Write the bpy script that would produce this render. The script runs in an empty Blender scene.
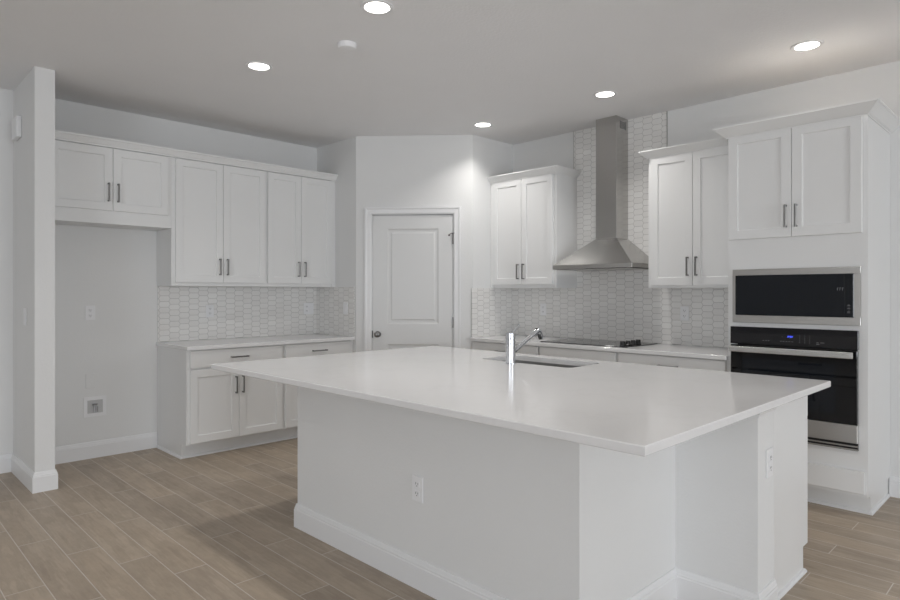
import bpy, bmesh, math, random
from mathutils import Vector, Matrix

S = bpy.context.scene
C = S.collection
PI = math.pi

# ------------------------------------------------------------------ camera
AL = 0.792
cam_d = bpy.data.cameras.new('camera')
cam = bpy.data.objects.new('camera', cam_d)
C.objects.link(cam)
cam.location = (0, 0, 1.325)
cam.rotation_euler = (PI / 2, 0, AL - PI / 2)
cam_d.sensor_width = 36.0
cam_d.lens = 622 / 900 * 36
cam_d.shift_y = -7 / 900
cam_d.clip_start = 0.05
S.camera = cam

# ------------------------------------------------------------------ colour management
S.view_settings.view_transform = 'Standard'
S.view_settings.look = 'None'
S.view_settings.gamma = 1
S.view_settings.use_curve_mapping = False
S.view_settings.exposure = 0.16

# ------------------------------------------------------------------ world
w = bpy.data.worlds.new('world')
S.world = w
w.use_nodes = True
wn = w.node_tree
bg = wn.nodes['Background']
bg.inputs[0].default_value = (0.72, 0.82, 1.0, 1)
bg.inputs[1].default_value = 1.0

# ------------------------------------------------------------------ daylight through the glass door behind the camera, and an added side fill
def area(name, loc, rot, sx, sy, power, col):
    d = bpy.data.lights.new(name, 'AREA')
    d.shape = 'RECTANGLE'
    d.size = sx
    d.size_y = sy
    d.energy = power
    d.color = col
    o = bpy.data.objects.new(name, d)
    C.objects.link(o)
    o.location = loc
    o.rotation_euler = rot
    return o
DAY = (0.90, 0.95, 1.0)
area('daylight_patio_door', (0.6, -8.96, 1.18), (PI / 2, 0, 0), 3.8, 2.2, 238, DAY)      # faces +y
area('side_fill', (-5.46, -1.2, 1.35), (PI / 2, 0, -PI / 2), 3.4, 1.7, 116, DAY)         # added fill light in an invented side opening; faces +x
LAMP_POWER = 3.4
LAMP_COL = (1.0, 0.975, 0.94)

# ------------------------------------------------------------------ node helpers
def new_mat(name):
    m = bpy.data.materials.new(name)
    m.use_nodes = True
    return m, m.node_tree, m.node_tree.nodes['Principled BSDF']

class NG:
    def __init__(s, nt):
        s.nt = nt
    def n(s, t, **kw):
        x = s.nt.nodes.new(t)
        for k, v in kw.items():
            setattr(x, k, v)
        return x
    def L(s, a, b):
        s.nt.links.new(a, b)
    def m(s, op, *a):
        x = s.n('ShaderNodeMath', operation=op)
        for i, v in enumerate(a):
            if isinstance(v, (int, float)):
                x.inputs[i].default_value = v
            else:
                s.L(v, x.inputs[i])
        return x.outputs[0]
    def comb(s, a, b, c):
        x = s.n('ShaderNodeCombineXYZ')
        for i, v in enumerate((a, b, c)):
            if isinstance(v, (int, float)):
                x.inputs[i].default_value = v
            else:
                s.L(v, x.inputs[i])
        return x.outputs[0]
    def pos(s):
        g = s.n('ShaderNodeNewGeometry')
        x = s.n('ShaderNodeSeparateXYZ')
        s.L(g.outputs['Position'], x.inputs[0])
        return x.outputs
    def noise(s, vec, scale, detail=4, rough=0.5):
        x = s.n('ShaderNodeTexNoise')
        s.L(vec, x.inputs['Vector'])
        x.inputs['Scale'].default_value = scale
        x.inputs['Detail'].default_value = detail
        x.inputs['Roughness'].default_value = rough
        return x.outputs['Fac']
    def ramp(s, fac, stops):
        x = s.n('ShaderNodeValToRGB')
        s.L(fac, x.inputs[0])
        e = x.color_ramp.elements
        e[0].position, e[0].color = stops[0][0], (*stops[0][1], 1)
        e[1].position, e[1].color = stops[-1][0], (*stops[-1][1], 1)
        for p, c in stops[1:-1]:
            k = e.new(p)
            k.color = (*c, 1)
        return x.outputs[0]
    def mix(s, fac, a, b, mode='MIX'):
        x = s.n('ShaderNodeMix', data_type='RGBA', blend_type=mode)
        if isinstance(fac, (int, float)):
            x.inputs[0].default_value = fac
        else:
            s.L(fac, x.inputs[0])
        for i, v in ((6, a), (7, b)):
            if isinstance(v, tuple):
                x.inputs[i].default_value = (*v, 1)
            else:
                s.L(v, x.inputs[i])
        return x.outputs[2]
    def bump(s, h, dist, strength=1.0):
        x = s.n('ShaderNodeBump')
        s.L(h, x.inputs['Height'])
        x.inputs['Distance'].default_value = dist
        x.inputs['Strength'].default_value = strength
        return x.outputs[0]

def paint(name, col, rough=0.5, spec=0.5, tex=0.0, scale=120, coat=0.0):
    m, nt, b = new_mat(name)
    b.inputs['Base Color'].default_value = (*col, 1)
    b.inputs['Roughness'].default_value = rough
    b.inputs['Specular IOR Level'].default_value = spec
    g = NG(nt)
    p = g.n('ShaderNodeNewGeometry').outputs['Position']
    f = g.noise(p, 3.0, 3)
    c = g.mix(f, tuple(x * 0.985 for x in col), tuple(min(1, x * 1.015) for x in col))
    g.L(c, b.inputs['Base Color'])
    if tex:
        g.L(g.bump(g.noise(p, scale, 3), tex), b.inputs['Normal'])
    if coat:
        b.inputs['Coat Weight'].default_value = coat
    return m

M = {}
M['wall'] = paint('wall_paint', (0.79, 0.79, 0.785), 0.7, 0.3, 0.0008, 90)
M['ceiling'] = paint('ceiling_paint', (0.90, 0.90, 0.91), 0.9, 0.1, 0.002, 60)
M['trim'] = paint('trim_paint', (0.83, 0.83, 0.835), 0.35, 0.5)
M['door'] = paint('door_paint', (0.74, 0.74, 0.735), 0.4, 0.5)
M['cab'] = paint('cabinet_paint', (0.82, 0.82, 0.815), 0.34, 0.5)
M['absorber_board'] = paint('dark_absorber_board', (0.40, 0.34, 0.27), 0.8, 0.2)  # brown, dark enough to soak up lamp bounce above the cabinets
M['plastic'] = paint('white_plastic', (0.85, 0.85, 0.86), 0.3, 0.5)
M['black_plastic'] = paint('black_plastic', (0.012, 0.012, 0.013), 0.3, 0.5)
M['dark_slot'] = paint('dark_slot', (0.16, 0.16, 0.16), 0.6, 0.3)
M['grout_box'] = paint('valve_box_plastic', (0.55, 0.55, 0.55), 0.5, 0.3)

def metal(name, col, rough, aniso=0.0, grain=None):
    m, nt, b = new_mat(name)
    b.inputs['Base Color'].default_value = (*col, 1)
    b.inputs['Metallic'].default_value = 1
    b.inputs['Roughness'].default_value = rough
    g = NG(nt)
    tc = g.n('ShaderNodeTexCoord').outputs['Object']
    if grain:
        mp = g.n('ShaderNodeMapping')
        g.L(tc, mp.inputs[0])
        mp.inputs['Scale'].default_value = grain
        f = g.noise(mp.outputs[0], 1.0, 4, 0.6)
        g.L(g.mix(f, tuple(c * 0.9 for c in col), tuple(min(1, c * 1.08) for c in col)), b.inputs['Base Color'])
        g.L(g.m('MULTIPLY_ADD', f, 0.12, rough - 0.06), b.inputs['Roughness'])
    if aniso:
        b.inputs['Anisotropic'].default_value = aniso
        c1 = g.n('ShaderNodeVectorMath', operation='CROSS_PRODUCT')
        g.L(g.n('ShaderNodeNewGeometry').outputs['True Normal'], c1.inputs[0])
        c1.inputs[1].default_value = (0, 0, 1)
        g.L(c1.outputs[0], b.inputs['Tangent'])
        b.inputs['Anisotropic Rotation'].default_value = 0.25
    return m
M['steel'] = metal('brushed_steel', (0.52, 0.51, 0.495), 0.24, 0.35, (3, 3, 700))
M['steel_v'] = metal('brushed_steel_panel', (0.53, 0.52, 0.505), 0.36, 0.0, (3, 3, 500))
M['steel_bright'] = metal('polished_steel_bar', (0.78, 0.78, 0.77), 0.28, 0.0, (3, 3, 500))
M['sink'] = metal('sink_steel', (0.30, 0.30, 0.295), 0.32, 0.0, (200, 3, 3))
M['chrome'] = metal('chrome', (0.72, 0.74, 0.78), 0.13)
M['nickel'] = metal('brushed_nickel', (0.25, 0.245, 0.24), 0.3)

def glass_black(name, col, rough=0.04):
    m, nt, b = new_mat(name)
    b.inputs['Base Color'].default_value = (*col, 1)
    b.inputs['Roughness'].default_value = rough
    b.inputs['Specular IOR Level'].default_value = 0.45
    g = NG(nt)
    p = g.n('ShaderNodeNewGeometry').outputs['Position']
    g.L(g.mix(g.noise(p, 8.0), col, tuple(c * 1.2 for c in col)), b.inputs['Base Color'])
    return m
M['black_glass'] = glass_black('black_glass', (0.006, 0.006, 0.007))
M['mw_glass'] = glass_black('smoked_glass', (0.008, 0.010, 0.014))
M['panel_glass'] = glass_black('control_glass', (0.006, 0.006, 0.008))
M['cook_glass'] = glass_black('cooktop_glass', (0.03, 0.03, 0.032), 0.03)
M['cook_glass'].node_tree.nodes['Principled BSDF'].inputs['Specular IOR Level'].default_value = 0.6

def emit(name, col, st):
    m, nt, b = new_mat(name)
    b.inputs['Base Color'].default_value = (*col, 1)
    b.inputs['Emission Color'].default_value = (*col, 1)
    b.inputs['Emission Strength'].default_value = st
    return m
M['lens'] = emit('lamp_lens', (1.0, 0.97, 0.92), 6.0)
M['blue_led'] = emit('blue_display', (0.10, 0.16, 1.0), 1.2)
M['grey_mark'] = paint('grey_print', (0.20, 0.20, 0.21), 0.5)
M['sky_glass'] = emit('bright_daylight_blind', DAY, 1.0)

# quartz
m, nt, b = new_mat('white_quartz')
g = NG(nt)
p = g.n('ShaderNodeNewGeometry').outputs['Position']
wv = g.noise(p, 1.6, 5, 0.6)
v = g.m('ABSOLUTE', g.m('SUBTRACT', wv, 0.5))
vein = g.ramp(v, [(0.0, (0.79, 0.78, 0.78)), (0.015, (0.82, 0.812, 0.812)), (0.06, (0.835, 0.827, 0.827))])
g.L(g.mix(g.noise(p, 40, 2), vein, (0.83, 0.822, 0.822)), b.inputs['Base Color'])
b.inputs['Roughness'].default_value = 0.13
b.inputs['Specular IOR Level'].default_value = 0.5
M['quartz'] = m

# wood-look floor planks: run along y, 0.1535 wide, 0.9 long, stepped by a third
def floor_mat():
    m, nt, b = new_mat('wood_look_plank_tile')
    g = NG(nt)
    X, Y, Z = g.pos()
    PW, PL = 0.1535, 0.90
    sx = g.m('DIVIDE', g.m('SUBTRACT', X, 0.675), PW)
    k = g.m('FLOOR', sx)
    fx = g.m('SUBTRACT', sx, k)
    sy = g.m('ADD', g.m('DIVIDE', g.m('SUBTRACT', Y, 2.70), PL), g.m('DIVIDE', g.m('SUBTRACT', k, 4), 3.0))
    j = g.m('FLOOR', g.m('ADD', sy, 0.001))
    fy = g.m('SUBTRACT', g.m('ADD', sy, 0.001), j)
    ex = g.m('MULTIPLY', g.m('MINIMUM', fx, g.m('SUBTRACT', 1, fx)), PW)
    ey = g.m('MULTIPLY', g.m('MINIMUM', fy, g.m('SUBTRACT', 1, fy)), PL)
    e = g.m('MINIMUM', ex, ey)
    grout = g.m('LESS_THAN', e, 0.0023)
    wnz = g.n('ShaderNodeTexWhiteNoise', noise_dimensions='3D')
    g.L(g.comb(k, j, 3.7), wnz.inputs['Vector'])
    rnd = wnz.outputs['Value']
    # grain, stretched along the plank and shifted per plank
    gv = g.comb(g.m('MULTIPLY_ADD', X, 14, g.m('MULTIPLY', rnd, 50)), g.m('MULTIPLY_ADD', Y, 1.6, g.m('MULTIPLY', rnd, 31)), rnd)
    n1 = g.noise(gv, 1.0, 6, 0.62)
    gv2 = g.comb(g.m('MULTIPLY_ADD', X, 60, g.m('MULTIPLY', rnd, 90)), g.m('MULTIPLY_ADD', Y, 2.5, g.m('MULTIPLY', rnd, 13)), rnd)
    n2 = g.noise(gv2, 1.0, 3, 0.5)
    # cathedral rings
    rg = g.m('SINE', g.m('MULTIPLY', g.m('ADD', n1, g.m('MULTIPLY', rnd, 2)), 38))
    base = g.ramp(n1, [(0.25, (0.345, 0.28, 0.217)), (0.5, (0.42, 0.348, 0.275)), (0.75, (0.49, 0.418, 0.34))])
    base = g.mix(g.m('MULTIPLY', n2, 0.45), base, (0.24, 0.195, 0.155))
    base = g.mix(g.m('MULTIPLY', g.m('ADD', rg, 1), 0.10), base, (0.19, 0.155, 0.125))
    tint = g.ramp(rnd, [(0.0, (1.05, 1.04, 1.03)), (0.5, (1.14, 1.13, 1.10)), (1.0, (1.23, 1.21, 1.17))])
    base = g.mix(1.0, base, tint, 'MULTIPLY')
    mot = g.noise(g.comb(g.m('MULTIPLY', X, 9), g.m('MULTIPLY', Y, 5), rnd), 1.0, 5, 0.7)
    base = g.mix(0.55, base, g.mix(1.0, base, g.ramp(mot, [(0.3, (0.82, 0.80, 0.78)), (0.7, (1.16, 1.16, 1.16))]), 'MULTIPLY'))
    g.L(g.mix(grout, base, (0.60, 0.55, 0.49)), b.inputs['Base Color'])
    b.inputs['Roughness'].default_value = 0.42
    b.inputs['Specular IOR Level'].default_value = 0.4
    h = g.m('MINIMUM', g.m('MULTIPLY', e, 300), 1.0)
    h = g.m('ADD', h, g.m('MULTIPLY', n2, 0.25))
    g.L(g.bump(h, 0.0012, 0.6), b.inputs['Normal'])
    return m
M['floor'] = floor_mat()

# elongated hexagon ("picket") tile lying on its side
def tile_mat(name, axis, col_a, col_b, grout_c, off=0.0):
    m, nt, b = new_mat(name)
    g = NG(nt)
    P_ = g.pos()
    U = g.m('ADD', P_[axis], off)
    V = g.m('SUBTRACT', P_[2], 0.905)
    PP, H, SL = 0.085, 0.0495, 0.55
    c = PP / 2 + SL * H / 4
    def lat(du, dv):
        a = g.m('DIVIDE', g.m('SUBTRACT', U, du), 2 * PP)
        bb = g.m('DIVIDE', g.m('SUBTRACT', V, dv), H)
        ia = g.m('ROUND', a)
        ib = g.m('ROUND', bb)
        x = g.m('MULTIPLY', g.m('ABSOLUTE', g.m('SUBTRACT', a, ia)), 2 * PP)
        y = g.m('MULTIPLY', g.m('ABSOLUTE', g.m('SUBTRACT', bb, ib)), H)
        dflat = g.m('SUBTRACT', H / 2, y)
        dsl = g.m('DIVIDE', g.m('SUBTRACT', c, g.m('MULTIPLY_ADD', y, SL, x)), math.sqrt(1 + SL * SL))
        return g.m('MINIMUM', dflat, dsl), g.m('ADD', g.m('MULTIPLY', ia, 7.13 + du * 20), g.m('MULTIPLY', ib, 3.71))
    dA, idA = lat(0, 0)
    dB, idB = lat(PP, H / 2)
    isA = g.m('GREATER_THAN', dA, dB)
    d = g.m('MAXIMUM', dA, dB)
    ident = g.m('ADD', g.m('MULTIPLY', idA, isA), g.m('MULTIPLY', idB, g.m('SUBTRACT', 1, isA)))
    wnz = g.n('ShaderNodeTexWhiteNoise', noise_dimensions='1D')
    g.L(ident, wnz.inputs['W'])
    grout = g.m('LESS_THAN', d, 0.0017)
    tc = g.mix(wnz.outputs['Value'], col_a, col_b)
    g.L(g.mix(grout, tc, grout_c), b.inputs['Base Color'])
    g.L(g.m('MULTIPLY_ADD', grout, 0.5, 0.16), b.inputs['Roughness'])
    h = g.m('MINIMUM', g.m('DIVIDE', d, 0.005), 1.0)
    g.L(g.bump(h, 0.0012, 0.5), b.inputs['Normal'])
    return m
TA, TB, TG = (0.80, 0.785, 0.765), (0.85, 0.84, 0.82), (0.50, 0.49, 0.475)
M['tile_x'] = tile_mat('picket_tile_x', 0, TA, TB, TG, -1.967 + 0.03)
M['tile_y'] = tile_mat('picket_tile_y', 1, TA, TB, TG, -2.405)

# ------------------------------------------------------------------ mesh helpers
class MB:
    def __init__(s):
        s.bm = bmesh.new()
    def box(s, x0, x1, y0, y1, z0, z1, bev=0.0, seg=1):
        t = bmesh.new()
        bmesh.ops.create_cube(t, size=1)
        for v in t.verts:
            v.co = Vector(((x0 + x1) / 2 + v.co.x * abs(x1 - x0), (y0 + y1) / 2 + v.co.y * abs(y1 - y0), (z0 + z1) / 2 + v.co.z * abs(z1 - z0)))
        if bev:
            bmesh.ops.bevel(t, geom=t.edges[:], offset=bev, segments=seg, profile=0.5, affect='EDGES')
        s.add(t)
        return s
    def add(s, t, mat=None):
        if mat is not None:
            t.transform(mat)
        me = bpy.data.meshes.new('tmp')
        t.to_mesh(me)
        t.free()
        s.bm.from_mesh(me)
        bpy.data.meshes.remove(me)
    def cyl(s, p0, p1, r0, r1=None, seg=24, bev=0.0):
        r1 = r0 if r1 is None else r1
        p0, p1 = Vector(p0), Vector(p1)
        d = p1 - p0
        t = bmesh.new()
        bmesh.ops.create_cone(t, cap_ends=True, segments=seg, radius1=r0, radius2=r1, depth=d.length)
        if bev:
            es = [e for e in t.edges if abs(e.verts[0].co.z - e.verts[1].co.z) < 1e-6]
            bmesh.ops.bevel(t, geom=es, offset=bev, segments=2, profile=0.5, affect='EDGES')
        q = Vector((0, 0, 1)).rotation_difference(d.normalized()).to_matrix().to_4x4()
        s.add(t, Matrix.Translation((p0 + p1) / 2) @ q)
        return s
    def lathe(s, prof, center=(0, 0, 0), seg=40):
        t = bmesh.new()
        rings = []
        for r, z in prof:
            if r < 1e-6:
                rings.append([t.verts.new((0, 0, z))])
            else:
                rings.append([t.verts.new((r * math.cos(2 * PI * i / seg), r * math.sin(2 * PI * i / seg), z)) for i in range(seg)])
        for a, b_ in zip(rings, rings[1:]):
            for i in range(seg):
                j = (i + 1) % seg
                if len(a) == 1 and len(b_) == 1:
                    continue
                if len(a) == 1:
                    t.faces.new((a[0], b_[i], b_[j]))
                elif len(b_) == 1:
                    t.faces.new((a[i], a[j], b_[0]))
                else:
                    t.faces.new((a[i], a[j], b_[j], b_[i]))
        bmesh.ops.recalc_face_normals(t, faces=t.faces[:])
        s.add(t, Matrix.Translation(center))
        return s
    def tube(s, pts, r, seg=16, rs=None):
        t = bmesh.new()
        pts = [Vector(p) for p in pts]
        rings = []
        up = Vector((0, 0, 1))
        for i, p in enumerate(pts):
            d = (pts[min(i + 1, len(pts) - 1)] - pts[max(i - 1, 0)]).normalized()
            a = d.cross(up)
            if a.length < 1e-3:
                a = d.cross(Vector((0, 1, 0)))
            a.normalize()
            b_ = a.cross(d)
            rr = rs[i] if rs else r
            rings.append([t.verts.new(p + a * rr * math.cos(2 * PI * k / seg) + b_ * rr * math.sin(2 * PI * k / seg)) for k in range(seg)])
        for a, b_ in zip(rings, rings[1:]):
            for i in range(seg):
                j = (i + 1) % seg
                t.faces.new((a[i], a[j], b_[j], b_[i]))
        t.faces.new(rings[0])
        t.faces.new(rings[-1])
        bmesh.ops.recalc_face_normals(t, faces=t.faces[:])
        s.add(t)
        return s
    def prism(s, poly, z0, z1):
        t = bmesh.new()
        a = [t.verts.new((x, y, z0)) for x, y in poly]
        b_ = [t.verts.new((x, y, z1)) for x, y in poly]
        n = len(poly)
        t.faces.new(a[::-1])
        t.faces.new(b_)
        for i in range(n):
            j = (i + 1) % n
            t.faces.new((a[i], a[j], b_[j], b_[i]))
        bmesh.ops.recalc_face_normals(t, faces=t.faces[:])
        s.add(t)
        return s
    def sweep(s, path, prof, z=0.0):
        # profile (out, up); out is to the right of the direction of travel, mitred corners
        t = bmesh.new()
        P = [Vector((x, y)) for x, y in path]
        rings = []
        for i, p in enumerate(P):
            ds = []
            if i > 0:
                ds.append((P[i] - P[i - 1]).normalized())
            if i < len(P) - 1:
                ds.append((P[i + 1] - P[i]).normalized())
            ns = [Vector((d.y, -d.x)) for d in ds]
            if len(ns) == 2:
                mt = (ns[0] + ns[1])
                mt = mt / max(1e-6, mt.dot(ns[0]))
            else:
                mt = ns[0]
            rings.append([t.verts.new((p.x + mt.x * o, p.y + mt.y * o, z + u)) for o, u in prof])
        n = len(prof)
        for a, b_ in zip(rings, rings[1:]):
            for i in range(n):
                j = (i + 1) % n
                t.faces.new((a[i], a[j], b_[j], b_[i]))
        t.faces.new(rings[0])
        t.faces.new(rings[-1])
        bmesh.ops.recalc_face_normals(t, faces=t.faces[:])
        s.add(t)
        return s
    def build(s, name, mat, parent=None, smooth=False):
        me = bpy.data.meshes.new(name)
        s.bm.to_mesh(me)
        s.bm.free()
        me.materials.append(mat)
        if smooth:
            for p in me.polygons:
                p.use_smooth = True
            me.set_sharp_from_angle(angle=math.radians(35))
        o = bpy.data.objects.new(name, me)
        C.objects.link(o)
        if parent is not None:
            o.parent = parent
        return o

def tag(o, label=None, cat=None, group=None, kind=None):
    if label: o['label'] = label
    if cat: o['category'] = cat
    if group: o['group'] = group
    if kind: o['kind'] = kind
    return o
def thing(name, label, cat, loc=(0, 0, 0), rz=0.0, group=None):
    o = bpy.data.objects.new(name, None)
    C.objects.link(o)
    o.empty_display_size = 0.1
    o.location = loc
    o.rotation_euler = (0, 0, rz)
    return tag(o, label, cat, group)
def struct(mb, name, mat, label=None, cat=None):
    return tag(mb.build(name, mat), label, cat, kind='structure')

# ------------------------------------------------------------------ room dimensions
XW, XE = -5.5, 4.90          # far-side walls in x
YS, YN = -9.0, 5.575         # walls in y
H = 2.83
PX, PY = 3.555, 4.888        # pantry corner, left
QX, QY = 4.304, 4.052        # pantry corner, right
T = 0.12

struct(MB().box(XW - T, XE + T, YS - T, YN + T, -0.10, 0.0), 'floor', M['floor'], 'grey-brown wood-look plank tile floor with pale grout lines', 'floor')
struct(MB().box(XW - T, XE + T, YS - T, YN + T, H, H + 0.10), 'ceiling', M['ceiling'], 'flat white ceiling', 'ceiling')
struct(MB().box(XW - T, PX, YN, YN + T, 0, H), 'wall_left', M['wall'], 'white wall behind the left run of cabinets', 'wall')
struct(MB().box(XE, XE + T, YS - T, QY, 0, H), 'wall_right', M['wall'], 'white wall behind the range hood and oven cabinet', 'wall')
# pantry enclosure with the doorway left open in the diagonal wall
struct(MB().prism([(PX, PY), (PX, YN + T), (PX + T, YN + T), (PX + T, PY + 0.05)], 0, H), 'wall_pantry_left', M['wall'], 'short white return wall at the end of the left cabinets', 'wall')
struct(MB().prism([(QX, QY), (XE + T, QY), (XE + T, QY + T), (QX + 0.05, QY + T)], 0, H), 'wall_pantry_right', M['wall'], 'short white return wall beside the upper cabinet left of the hood', 'wall')
DX = Vector((QX - PX, QY - PY, 0)).normalized()      # along the diagonal wall, left to right
DN = Vector((-DX.y, DX.x, 0))                        # into the pantry
def dg(s, o=0.0):
    p = Vector((PX, PY, 0)) + DX * s + DN * o
    return (p.x, p.y)
DL = math.hypot(QX - PX, QY - PY)
D0, D1, DT = 0.160, 0.934, 2.075
mb = MB()
mb.prism([dg(0), dg(D0 - 0.012), dg(D0 - 0.012, T), dg(0.05, T)], 0, H)
mb.prism([dg(D1 + 0.012), dg(DL), dg(DL - 0.05, T), dg(D1 + 0.012, T)], 0, H)
mb.prism([dg(D0 - 0.012), dg(D1 + 0.012), dg(D1 + 0.012, T), dg(D0 - 0.012, T)], DT + 0.012, H)
struct(mb, 'wall_pantry_front', M['wall'], 'white angled wall across the corner holding the pantry door', 'wall')
mb = MB()
mb.box(PX + T, XE + T, YN, YN + T, 0, H)
mb.box(XE, XE + T, QY + T, YN, 0, H)
struct(mb, 'wall_pantry_back', M['wall'], 'hidden back walls of the pantry', 'wall')
# wing wall left of the refrigerator bay
WX0, WX1, WY = 0.937, 1.054, 4.872
struct(MB().box(WX0, WX1, WY, YN, 0, H), 'wall_wing', M['wall'], 'narrow white wing wall at the left of the refrigerator bay', 'wall')
# walls behind the camera, with their glazed openings; the side one added for fill
mb = MB()
mb.box(XW - T, -1.4, YS - T, YS, 0, H)
mb.box(2.6, XE, YS - T, YS, 0, H)
mb.box(-1.4, 2.6, YS - T, YS, 2.35, H)
struct(mb, 'wall_back', M['wall'], 'white wall behind the camera with a wide glass door', 'wall')
mb = MB()
WA, WB = -3.0, 0.6
mb.box(XW - T, XW, YS, WA, 0, H)
mb.box(XW - T, XW, WB, YN, 0, H)
mb.box(XW - T, XW, WA, WB, 0, 0.45)
mb.box(XW - T, XW, WA, WB, 2.25, H)
struct(mb, 'wall_side', M['wall'], 'white wall far to the left with an added window', 'wall')
mb = MB()
for x0, x1 in ((-1.4, -1.32), (0.56, 0.64), (2.52, 2.6)):
    mb.box(x0, x1, YS - 0.09, YS - 0.02, 0, 2.35)
mb.box(-1.32, 2.52, YS - 0.09, YS - 0.02, 2.27, 2.35)
mb.box(-1.32, 2.52, YS - 0.09, YS - 0.02, 0, 0.06)
struct(mb, 'door_2', M['trim'], 'white framed glass patio door behind the camera', 'door')
mb = MB()
for y0, y1 in ((WA, WA + 0.06), (-1.23, -1.17), (WB - 0.06, WB)):
    mb.box(XW - 0.09, XW - 0.02, y0, y1, 0.45, 2.25)
mb.box(XW - 0.09, XW - 0.02, WA + 0.06, WB - 0.06, 2.19, 2.25)
mb.box(XW - 0.09, XW - 0.02, WA + 0.06, WB - 0.06, 0.45, 0.51)
struct(mb, 'window_1', M['trim'], 'white framed window added far to the left for the fill light', 'window')

gm, gnt, gb = new_mat('clear_glass')
gb.inputs['Transmission Weight'].default_value = 1.0
gb.inputs['Roughness'].default_value = 0.0
gb.inputs['IOR'].default_value = 1.45
M['glass'] = gm
struct(MB().box(-1.32, 0.56, YS - 0.06, YS - 0.054, 0.06, 2.27).box(0.64, 2.52, YS - 0.06, YS - 0.054, 0.06, 2.27), 'window_2', M['glass'], 'clear glass panes of the patio door behind the camera', 'window')
struct(MB().box(XW - 0.06, XW - 0.054, WA + 0.06, -1.23, 0.51, 2.19).box(XW - 0.06, XW - 0.054, -1.17, WB - 0.06, 0.51, 2.19), 'window_3', M['glass'], 'clear glass panes of the added side window', 'window')

# baseboards
BB = [(0, 0), (0.015, 0), (0.015, 0.100), (0.0125, 0.104), (0.0125, 0.112), (0.010, 0.115), (0.007, 0.129), (0.004, 0.133), (0, 0.133)]
def baseboard(path, name, label):
    return struct(MB().sweep(path, BB), name, M['trim'], label, 'baseboard')
baseboard([(XW, YN), (WX0, YN), (WX0, WY), (WX1, WY), (WX1, YN), (1.962, YN)], 'baseboard_left', 'white baseboard along the left wall, wing wall and refrigerator bay')
baseboard([(XE, 0.874), (XE, YS)], 'baseboard_right', 'white baseboard on the wall right of the oven cabinet')

# tile backsplashes
def splash(x0, x1, y0, y1, z0, z1, m, label, extra=None):
    mb = MB().box(x0, x1, y0, y1, z0, z1)
    if extra:
        mb.box(*extra)
    return tag(mb.build('tile_backsplash', m), label, 'backsplash')
TT = 0.008
splash(1.967, PX - TT, YN - TT, YN - 0.0005, 0.9035, 1.384, M['tile_x'], 'white picket tile backsplash above the left worktop')
splash(PX - TT, PX - 0.0003, 4.912, YN - 0.0005, 0.9035, 1.384, M['tile_y'], 'narrow picket tile backsplash on the return wall at the end of the left worktop')
splash(XE - TT, XE, 1.672, QY - TT, 0.9035, 1.372, M['tile_y'], 'tall picket tile backsplash rising behind the range hood to the ceiling', (XE - TT, XE, 2.405, 3.312, 1.372, H - 0.001))
splash(4.285, XE, QY - TT, QY, 0.9035, 1.372, M['tile_x'], 'narrow picket tile backsplash on the return wall right of the pantry door')
for y0, y1, l in ((2.400, 2.4045, 'thin metal edging strip up the right side of the tile behind the hood'), (3.3125, 3.317, 'thin metal edging strip up the left side of the tile behind the hood')):
    tag(MB().box(XE - 0.011, XE - 0.0003, y0, y1, 1.40, H - 0.001).build('tile_edge_strip', M['steel_v']), l, 'edge strip')

# ------------------------------------------------------------------ pantry door
def place_diag(o, s=0.0, out=0.0):
    x, y = dg(s, -out)
    o.location = (x, y, 0)
    o.rotation_euler = (0, 0, math.atan2(DX.y, DX.x))
def door_slab():
    # local: x across, -y towards the room, z up
    Wd, Hd, t_ = D1 - D0 - 0.006, DT - 0.008, 0.035
    holes = [(0.140, Wd - 0.136, 1.030, 1.940), (0.140, Wd - 0.136, 0.24, 0.835)]
    t = bmesh.new()
    xs = [0, 0.140, Wd - 0.136, Wd]
    zs = [0.008, 0.24, 0.835, 1.030, 1.940, Hd]
    for i in range(3):
        for j in range(5):
            if i == 1 and j in (1, 3):
                x0, x1, z0, z1 = xs[1], xs[2], zs[j], zs[j + 1]
                prev = None
                for ins, dy in ((0, 0), (0.010, 0.007), (0.020, 0.009), (0.034, 0.009), (0.046, 0.003)):
                    r = [t.verts.new((a, dy, c)) for a, c in ((x0 + ins, z0 + ins), (x1 - ins, z0 + ins), (x1 - ins, z1 - ins), (x0 + ins, z1 - ins))]
                    if prev:
                        for k in range(4):
                            t.faces.new((prev[k], prev[(k + 1) % 4], r[(k + 1) % 4], r[k]))
                    prev = r
                t.faces.new(prev)
            else:
                t.faces.new([t.verts.new((a, 0, c)) for a, c in ((xs[i], zs[j]), (xs[i + 1], zs[j]), (xs[i + 1], zs[j + 1]), (xs[i], zs[j + 1]))])
    # back and sides
    a = [t.verts.new(p) for p in ((0, 0, 0.008), (Wd, 0, 0.008), (Wd, 0, Hd), (0, 0, Hd))]
    b_ = [t.verts.new(p) for p in ((0, t_, 0.008), (Wd, t_, 0.008), (Wd, t_, Hd), (0, t_, Hd))]
    for k in range(4):
        t.faces.new((a[k], a[(k + 1) % 4], b_[(k + 1) % 4], b_[k]))
    t.faces.new(b_)
    bmesh.ops.remove_doubles(t, verts=t.verts[:], dist=1e-5)
    bmesh.ops.recalc_face_normals(t, faces=t.faces[:])
    mb = MB()
    mb.add(t)
    return mb
pd = thing('door_1', 'white two-panel pantry door in the angled corner wall', 'door')
tag(pd, kind='structure')
place_diag(pd, D0 + 0.003, 0.0)
dl = door_slab().build('door_leaf', M['door'], pd)
dl.location = (0, 0.004, 0)
WD = D1 - D0 - 0.006
mb = MB()
CW = 0.066
CP = [(0, 0), (0, 0.010), (0.008, 0.014), (0.040, 0.017), (0.052, 0.022), (0.066, 0.022), (0.066, 0)]
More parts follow.
